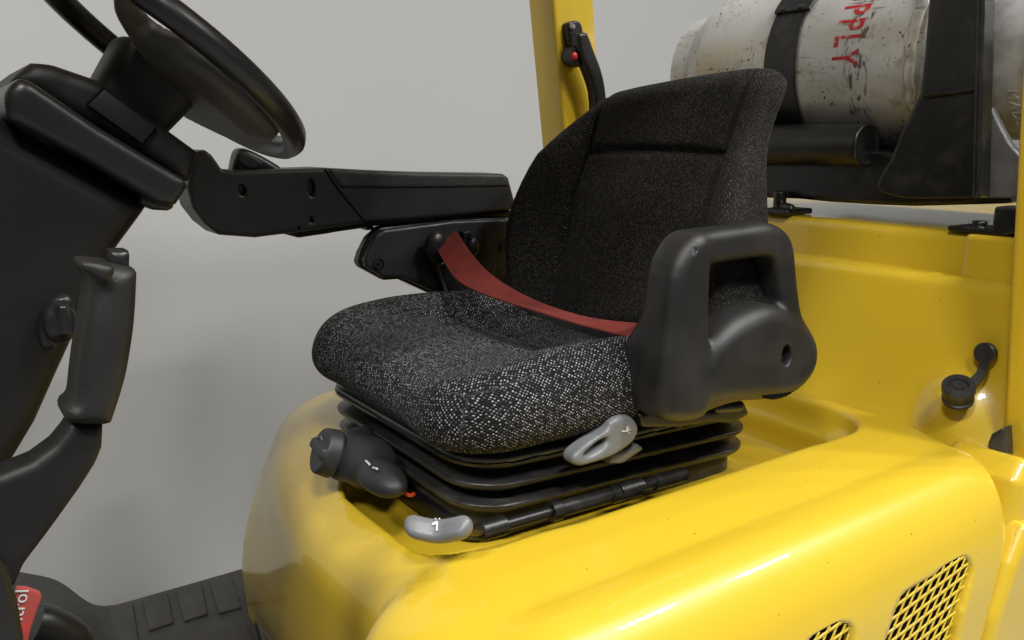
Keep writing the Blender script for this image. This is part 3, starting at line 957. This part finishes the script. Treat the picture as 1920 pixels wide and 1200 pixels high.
c0 = on(1173, 806, y=ty-.0004)
ix = np.array([.30, 0, .95]); iz = np.array([.95, 0, -.30])
icon(c0, -ix*1.0, iz, np.array([0, -1.0, 0]), .0085, tl)

# slide lever: paddle in front of the bellows corner
sn = np.array([-.62, -.42, .66]); sn /= np.linalg.norm(sn)
sa, sb = on(778, 988, x=.385), on(872, 992, x=.385)
s0 = on(824, 986, x=.372)
su = (on(880, 992, y=.66)-on(770, 985, y=.70)); su -= sn*su.dot(sn); su /= np.linalg.norm(su); sv = np.cross(sn, su)


def pad_fn(X, Y, Z):
    a = (X-s0[0])*su[0]+(Y-s0[1])*su[1]+(Z-s0[2])*su[2]
    b = (X-s0[0])*sv[0]+(Y-s0[1])*sv[1]+(Z-s0[2])*sv[2]
    c = (X-s0[0])*sn[0]+(Y-s0[1])*sn[1]+(Z-s0[2])*sn[2]
    bb = b-.005*np.cos(np.clip(a/.034, -1, 1)*1.57)*-1
    p = rnd(np.abs(a)-.0335, np.abs(bb)-.0108, .0107)
    cc = c+.004*np.exp(-(a/.014)**2)-.003
    return rnd(p, np.abs(cc)-.0085, .006)


pad = sdf('slide_lever', pad_fn, s0-.06, s0+.06, .0022, GRY, seat)
icon(s0+sn*.0088-sv*.0025, su*1, sv*1, sn, .0085, pad)
tube('lever_rod', [s0+su*.02-sn*.008, ra+np.array([.01, 0, 0])], .006, BLK, seat, 10)

# weight adjuster knob and ride-height cover at the bellows front
kd = np.array([-.74, .10, .34]); kd /= np.linalg.norm(kd)
k0 = on(622, 850, x=.365)
kx = np.cross(kd, np.array([0, 0, 1.0])); kx /= np.linalg.norm(kx); ky = np.cross(kx, kd)


def knob_fn(X, Y, Z):
    wx, wy, wz = X-k0[0], Y-k0[1], Z-k0[2]
    c = wx*kd[0]+wy*kd[1]+wz*kd[2]; a = wx*kx[0]+wy*kx[1]+wz*kx[2]; b = wx*ky[0]+wy*ky[1]+wz*ky[2]
    q = np.sqrt(a*a+b*b)
    disc = rnd(q-.0285+.12*np.maximum(c, 0), np.abs(c-.006)-.010, .003)
    bar_ = rnd(np.maximum(q-.0262+.15*np.maximum(c, 0), np.abs(b-.002)-.0075+.08*np.maximum(c, 0)), np.abs(c-.009)-.0130, .003)
    return smin(disc, bar_, .003)


sdf('adjuster_knob', knob_fn, k0-.05, k0+.05, .0018, DGR, seat)
kh = on(690, 868, x=.395); kh2 = on(716, 896, x=.378)
for pts in (((592, 822), (602, 818), (604, 826)), ((588, 838), (598, 834)), ((600, 832), (605, 837))):
    tube('print_mark', [on(a, b, pt=k0+kd*.0165, n=kd) for a, b in pts], .0010, GRY, seat, 6)


def house_fn(X, Y, Z):
    d = caps(X, Y, Z, k0-kd*.018, on(680, 850, x=.425), .0285, .034)
    d = np.maximum(d, (X-k0[0])*kd[0]+(Y-k0[1])*kd[1]+(Z-k0[2])*kd[2]+.008)
    e = ell(X, Y, Z, kh2, (.022, .042, .017))
    e2 = ell(X, Y, Z, kh, (.032, .042, .030))
    return smin(d, smin(e, e2, .015), .010)


kn = sdf('adjuster_housing', house_fn, k0-np.array([.08, .24, .10]), k0+np.array([.16, .12, .12]), .003, DGR, seat)
for a, b in (((686, 864), (693, 871)), ((699, 877), (707, 879))):
    p, q = on(*a, x=.366), on(*b, x=.364)
    tube('print_mark', [p, q], .0012, WHT, seat, 6)
oc = spline([on(745, 915, x=.40), on(756, 922, x=.40), on(768, 929, x=.402), on(776, 926, x=.408)], 4, False)
tube('orange_cable', oc, .0022, ORG, seat, 8)

# ---- seat belt
top = [(856, 433), (888, 480), (930, 522), (1000, 562), (1080, 590), (1160, 604), (1245, 608)]
bot = [(816, 461), (850, 517), (890, 545), (960, 570), (1010, 585), (1100, 612), (1215, 640)]
yy = np.linspace(1.125, .672, 7)
tp = [on(a, b, y=y) for (a, b), y in zip(top, yy)]; bt = [on(a, b, y=y) for (a, b), y in zip(bot, yy)]
tp = np.array(spline(tp, 6, False)); bt = np.array(spline(bt, 6, False))
Vb, Fb = [], []; NB = len(tp); K = 5
for i in range(NB):
    ed = bt[i]-tp[i]
    t = tp[min(i+1, NB-1)]-tp[max(i-1, 0)]; n_ = np.cross(ed, t); n_ /= np.linalg.norm(n_)
    for s in (1, -1):
        for k in range(K): Vb.append(tp[i]+ed*k/(K-1)+n_*s*.0009+n_*.0015*math.sin(i*.55)*math.sin(k/(K-1)*3.14))
for i in range(NB-1):
    for k in range(K-1):
        a = i*2*K+k; Fb.append((a, a+1, a+2*K+1, a+2*K)); b = a+K; Fb.append((b+1, b, b+2*K, b+2*K+1))
    for k, f in ((0, 0), (K-1, 1)):
        a = i*2*K+k; q = (a, a+2*K, a+3*K, a+K); Fb.append(q if not f else q[::-1])
belt = mobj('seat_belt', Vb, Fb, BELT, T, ang=50)
# black lower webbing under the red strap
top2 = [(985, 575), (1040, 590), (1120, 612), (1215, 636)]; bot2 = [(985, 578), (1040, 604), (1120, 630), (1215, 652)]
Vb, Fb = [], []
for (a, b), (c, d), y in zip(top2, bot2, (.93, .86, .78, .685)): Vb += [on(a, b, y=y)+np.array([.006, 0, -.004]), on(c, d, y=y)+np.array([.004, 0, -.004])]
for i in range(3): Fb.append((2*i, 2*i+1, 2*i+3, 2*i+2))
mobj('lower_webbing', Vb, Fb, BLK, belt)
tg = [on(a, b, y=.915) for a, b in ((996, 573), (1003, 571), (1009, 576), (1001, 581))]
prism('belt_tag', tg, (0, .003, 0), WHT, belt)

# ---- armrest
ay = 1.15
AR = XZ([(352, 352), (356, 330), (362, 300), (370, 283), (386, 281), (398, 290), (408, 304), (416, 316), (435, 320), (540, 317), (612, 315), (700, 320), (800, 324), (945, 326), (955, 333), (966, 375), (968, 392), (890, 402), (800, 410), (690, 418), (560, 436), (480, 446), (412, 441), (385, 420), (362, 390)], ay)
REC = [(on(a, b, y=ay), rx, rz) for a, b, rx, rz in ((455, 357, .0050, .0075), (585, 353, .0052, .0120), (585, 413, .0030, .0042), (562, 428, .0022, .0022))]


def arm_cut(d, X, Y, Z):
    for c, rx, rz in REC:
        d = np.maximum(d, -np.maximum((np.sqrt(((X-c[0])/rx)**2+((Z-c[2])/rz)**2)-1)*rx, Y-(ay+.012)))
    return d


arm = ext('armrest', AR, 'y', ay, ay+.068, .006, .0028, ARM_M, T, cuts=arm_cut)
HMP = XZ(spline([(434, 330), (438, 300), (444, 282), (458, 278), (490, 292), (530, 318), (520, 335), (450, 335)], 3), ay+.03)
hm = ext('control_lever', HMP, 'y', ay+.02, ay+.055, .010, .003, PLS, arm)
HIN = XZ(spline([(444, 296), (452, 284), (470, 290), (490, 302), (494, 310), (482, 318), (460, 315)], 3), ay+.018)
ext('thumb_pad', HIN, 'y', ay+.0175, ay+.03, .003, .0022, DGR, arm)
PADP = XZ([(614, 316), (700, 321), (800, 325), (944, 327), (952, 334), (956, 350), (800, 353), (640, 353), (628, 338)], ay)
ext('armrest_pad', PADP, 'y', ay-.002, ay+.03, .0035, .003, PAD_M, arm)
# moulding line, recesses, under tray
ln = [on(a, b, y=ay-.0004) for a, b in ((611, 317), (622, 338), (642, 364), (664, 391), (686, 417))]
tube('moulding_line', spline(ln, 3, False), .0011, DARK, arm, 6)
TR = XZ([(520, 435), (690, 412), (980, 388), (985, 408), (700, 424), (560, 446)], ay+.02)
ext('under_tray', TR, 'y', ay+.015, ay+.075, .004, .004, BLK, arm)
for a, b in ((694, 424), (968, 385), (974, 392)):
    c = on(a, b, y=ay+.03); prism('tray_lug', [c+np.array(q) for q in ((-.006, 0, -.006), (.006, 0, -.006), (.006, 0, .006), (-.006, 0, .006))], (0, .02, 0), BLK, arm, .001)
# hinge box below the armrest
by = 1.145
BX = XZ([(686, 500), (684, 488), (706, 441), (720, 432), (850, 415), (955, 411), (965, 415), (962, 480), (948, 494), (930, 500), (925, 555), (850, 555), (822, 551), (752, 519), (722, 521)], by)
bx = ext('hinge_cover', BX, 'y', by, by+.025, .003, .0025, ARM_M, T)
BXB = XZ([(673, 492), (678, 475), (692, 447), (714, 426), (860, 410), (968, 408), (970, 470), (962, 562), (850, 560), (820, 556), (750, 524), (722, 526), (678, 502)], by+.012)
ext('hinge_plate', BXB, 'y', by+.014, by+.034, .003, .003, BLK, bx)
for a, b in ((710, 494), (943, 463)):
    c = on(a, b, y=by)
    lathe('screw', [(.0095, -.0005), (.0095, .0012), (.007, .0016), (.0065, -.0005), (.003, .0), (.0028, .0015), (0, .0015)], c, (0, -1, 0), BLK, bx, 20)
# belt retractor at the cover
rt = on(818, 462, y=by-.02)
ret = sdf('belt_retractor', lambda X, Y, Z: smin(ell(X, Y, Z, rt, (.019, .012, .023)), caps(X, Y, Z, on(830, 490, y=by-.01), on(865, 560, y=by-.01), .018, .02), .01), rt-np.array([.06, .05, .12]), rt+np.array([.09, .05, .05]), .003, PLS, belt)
sdf('buckle_stud', lambda X, Y, Z: smin(ell(X, Y, Z, on(886, 462, y=by-.012), (.012, .008, .016)), box(X, Y, Z, on(872, 440, y=by-.01), (.008, .008, .006), .002), .004), on(880, 455, y=by)-.05, on(880, 455, y=by)+.05, .0025, PLS, belt)
ext('anchor_plate', XZ([(820, 495), (832, 490), (862, 535), (890, 555), (960, 560), (960, 580), (850, 580), (838, 540)], by-.03), 'y', by-.032, by-.022, .002, .0025, BLK, belt)

# ---- cylinder cradle behind the seat
AX, AZ, TR_ = 1.40, 1.664, .152
cr = ext('cylinder_cradle', YZ([(1757, -120), (1850, -120), (1838, 372), (1700, 372), (1662, 362), (1648, 352), (1654, 332), (1674, 300), (1692, 255), (1712, 215), (1731, 175), (1738, 120)], 1.235), 'x', 1.226, 1.240, .003, .003, BLK, T)
yb0 = on(1790, 100, x=1.235)[1]
f0, f1 = on(1732, 180, x=1.222), on(1832, 166, x=1.222)
tube('fold_bead', [f0, f1], .0035, BLK, cr, 8)
ext('cradle_rib', YZ([(1836, -120), (1852, -120), (1840, 372), (1826, 372)], 1.22), 'x', 1.214, 1.245, .002, .003, BLK, cr)
t0, t1 = on(1425, 272, x=1.25), on(1628, 272, x=1.25)
sdf('support_tube', lambda X, Y, Z: smax(cyl(X, Y, Z, (t0[0], t0[1]+.1, t0[2]), t1, .034, .004), -cyl(X, Y, Z, (t1[0], t1[1]+.003, t1[2]), (t1[0], t1[1]-.05, t1[2]), .028, .001), .002), (1.2, t1[1]-.03, t1[2]-.06), (1.3, t0[1]+.13, t1[2]+.06), .004, BLK, cr)
ext('base_plate', YZ([(1425, 302), (1560, 300), (1640, 280), (1700, 290), (1760, 330), (1900, 372), (1900, 381), (1720, 386), (1640, 383), (1560, 378), (1500, 372), (1425, 370)], 1.27), 'x', 1.262, 1.56, .003, .006, BLK, cr)
ext('lower_bracket', YZ([(1832, 196), (1862, 202), (1880, 240), (1895, 268), (1915, 292), (1915, 372), (1832, 372)], 1.26), 'x', 1.256, 1.27, .002, .003, GRS, cr)
# feet on the counterweight
def foot_fn(X, Y, Z):
    c = on(1462, 384, x=1.23)
    d = box(X, Y, Z, (1.25, c[1], 1.418), (.035, .028, .005), .003)
    d = np.minimum(d, cyl(X, Y, Z, (1.245, c[1]+.012, 1.415), (1.245, c[1]+.012, 1.452), .011, .003))
    return smin(d, caps(X, Y, Z, (1.235, c[1]-.02, 1.426), (1.245, c[1]+.01, 1.428), .006), .004)


cf = on(1462, 384, x=1.23)
sdf('cradle_foot', foot_fn, (1.2, cf[1]-.05, 1.40), (1.3, cf[1]+.05, 1.47), .003, BLK, cr)
def latch_fn(X, Y, Z):
    y0, y1 = on(1895, 415, x=1.22)[1], on(1778, 415, x=1.22)[1]
    d = box(X, Y, Z, (1.25, (y0+y1)/2, 1.4165), (.032, (y1-y0)/2, .0035), .002)
    yc2 = on(1895, 400, x=1.22)[1]
    d = np.minimum(d, box(X, Y, Z, (1.24, yc2, 1.434), (.022, .022, .018), .004))
    y3 = on(1825, 408, x=1.22)[1]
    return np.minimum(d, cyl(X, Y, Z, (1.24, y3, 1.415), (1.24, y3, 1.429), .010, .002))


sdf('cradle_latch', latch_fn, (1.2, .50, 1.40), (1.3, .75, 1.47), .003, BLK, cr)

# ---- strap round the tank (belongs to the cradle)
ysx = [on(1441, 120, x=1.255)[1], on(1497, 120, x=1.255)[1]]
ys0, ys1 = min(ysx), max(ysx)
Vs, Fs = [], []; n = 64
for i in range(n+1):
    q = 2*math.pi*i/n; rr0 = TR_+.0015; rr1 = TR_+.0055
    for (y, rr) in ((ys0, rr0), (ys0, rr1), (ys1, rr1), (ys1, rr0)): Vs.append((AX+rr*math.cos(q), y, AZ+rr*math.sin(q)))
for i in range(n):
    for k in range(4): Fs.append((i*4+k, i*4+4+k, i*4+4+(k+1) % 4, i*4+(k+1) % 4))
mobj('tank_strap', Vs, Fs, BLK, cr, ang=40)
qa = None
def on_cyl(px, py, r):
    d = ray(px, py); a = d[0]**2+d[2]**2; b = 2*(d[0]*(CAMP[0]-AX)+d[2]*(CAMP[2]-AZ)); c = (CAMP[0]-AX)**2+(CAMP[2]-AZ)**2-r*r
    disc = max(b*b-4*a*c, 0); t = (-b-math.sqrt(disc))/(2*a); return CAMP+d*t


jb = on_cyl(1490, 18, TR_+.006)
ang0 = math.atan2(jb[2]-AZ, jb[0]-AX)
Vj, Fj = [], []
for i in range(9):
    q = ang0+(i-1)*-.035
    for (y, rr) in ((ys0-.006, TR_+.004), (ys0-.006, TR_+.011), (ys1+.002, TR_+.011), (ys1+.002, TR_+.004)): Vj.append((AX+rr*math.cos(q), y, AZ+rr*math.sin(q)))
for i in range(8):
    for k in range(4): Fj.append((i*4+k, i*4+4+k, i*4+4+(k+1) % 4, i*4+(k+1) % 4))
Fj.append((3, 2, 1, 0)); Fj.append((32, 33, 34, 35))
mobj('strap_joint', Vj, Fj, BLK, cr, ang=40)
for y in (ys0+.012, ys1-.014):
    q = ang0-.0
    nrm = np.array([math.cos(q), 0, math.sin(q)])
    lathe('rivet', [(.006, 0), (.0055, .0025), (.003, .004), (0, .0045)], np.array([AX, y, AZ])+nrm*(TR_+.011), nrm, BLK, cr, 14)

# ------------------------------------------------------------------ gas cylinder
yw = on_cyl(1712, 100, TR_)[1]
yfar = on(1300, 60, x=1.40)[1]-.13
G = thing('gas_cylinder', 'scuffed white gas cylinder with red SUPPLY stencil strapped in the cradle behind the seat', 'gas cylinder', (AX, (yw+yfar)/2, AZ-TR_))
L_ = yfar-yw
prof = [(0, -.075), (.04, -.074), (.08, -.064), (.112, -.046), (.134, -.026), (.147, -.008), (.1515, .004), (.152, .02), (.152, L_-.06), (.149, L_-.03), (.139, L_+.002), (.122, L_+.03), (.09, L_+.056), (.05, L_+.068), (0, L_+.072)]
lathe('tank_body', spline(prof, 3, False), (AX, yw, AZ), (0, 1, 0), TANK, G, 96, ang=60)
Vw, Fw = [], []
n = 160
for i in range(n):
    q = 2*math.pi*i/n
    wob = .0008*math.sin(q*23)+.0006*math.sin(q*37+1)
    for k in range(6):
        a = math.pi*k/5
        rr = TR_-.0008+(.0042+wob)*math.sin(a); yq = yw+.004+.010*math.cos(a)+wob
        Vw.append((AX+rr*math.cos(q), yq, AZ+rr*math.sin(q)))
for i in range(n):
    for k in range(5): Fw.append((i*6+k, i*6+k+1, ((i+1) % n)*6+k+1, ((i+1) % n)*6+k))
mobj('weld_seam', Vw, Fw, TANK, G)
lathe('foot_ring', [(.110, L_+.01), (.118, L_+.01), (.118, L_+.075), (.110, L_+.075), (.110, L_+.01)], (AX, yw, AZ), (0, 1, 0), TANK, G, 64)
lathe('valve_collar', [(.110, -.025), (.120, -.025), (.124, -.045), (.124, -.20), (.117, -.20), (.116, -.05), (.110, -.025)], (AX, yw, AZ), (0, 1, 0), ALU, G, 72)
# red stencil wrapped round the tank, reading downwards
tV, tF = text_mesh('SUPPLY', .066, 0, 1.30, .0011)
pY = on_cyl(1582, 125, TR_)
wid = tV[:, 0].max()
aE = math.atan2(pY[2]-AZ, pY[0]-AX)
ybase = on_cyl(1562, 100, TR_)[1]
Vt = []
for p in tV:
    q = aE+(p[0]-wid)*.60/TR_
    Vt.append((AX+(TR_+.0006)*math.cos(q), ybase-p[1], AZ+(TR_+.0006)*math.sin(q)))
mobj('lettering', Vt, tF, REDP, G, label='red stencilled SUPPLY running down the tank')
tV, tF = text_mesh('MADE IN', .021, .0006, 1.25)
p0 = on(1886, 168, x=AX-.108)
Vt = []
def on_col(px, py): return on_cyl(px, py, .124)
c0 = on_col(1888, 168); a0 = math.atan2(c0[2]-AZ, c0[0]-AX)
for p in tV:
    q = a0+p[0]/.124
    Vt.append((AX+(.1244+p[2])*math.cos(q), c0[1]-p[1], AZ+(.1244+p[2])*math.sin(q)))
mobj('embossed_lettering', Vt, tF, ALU, G)
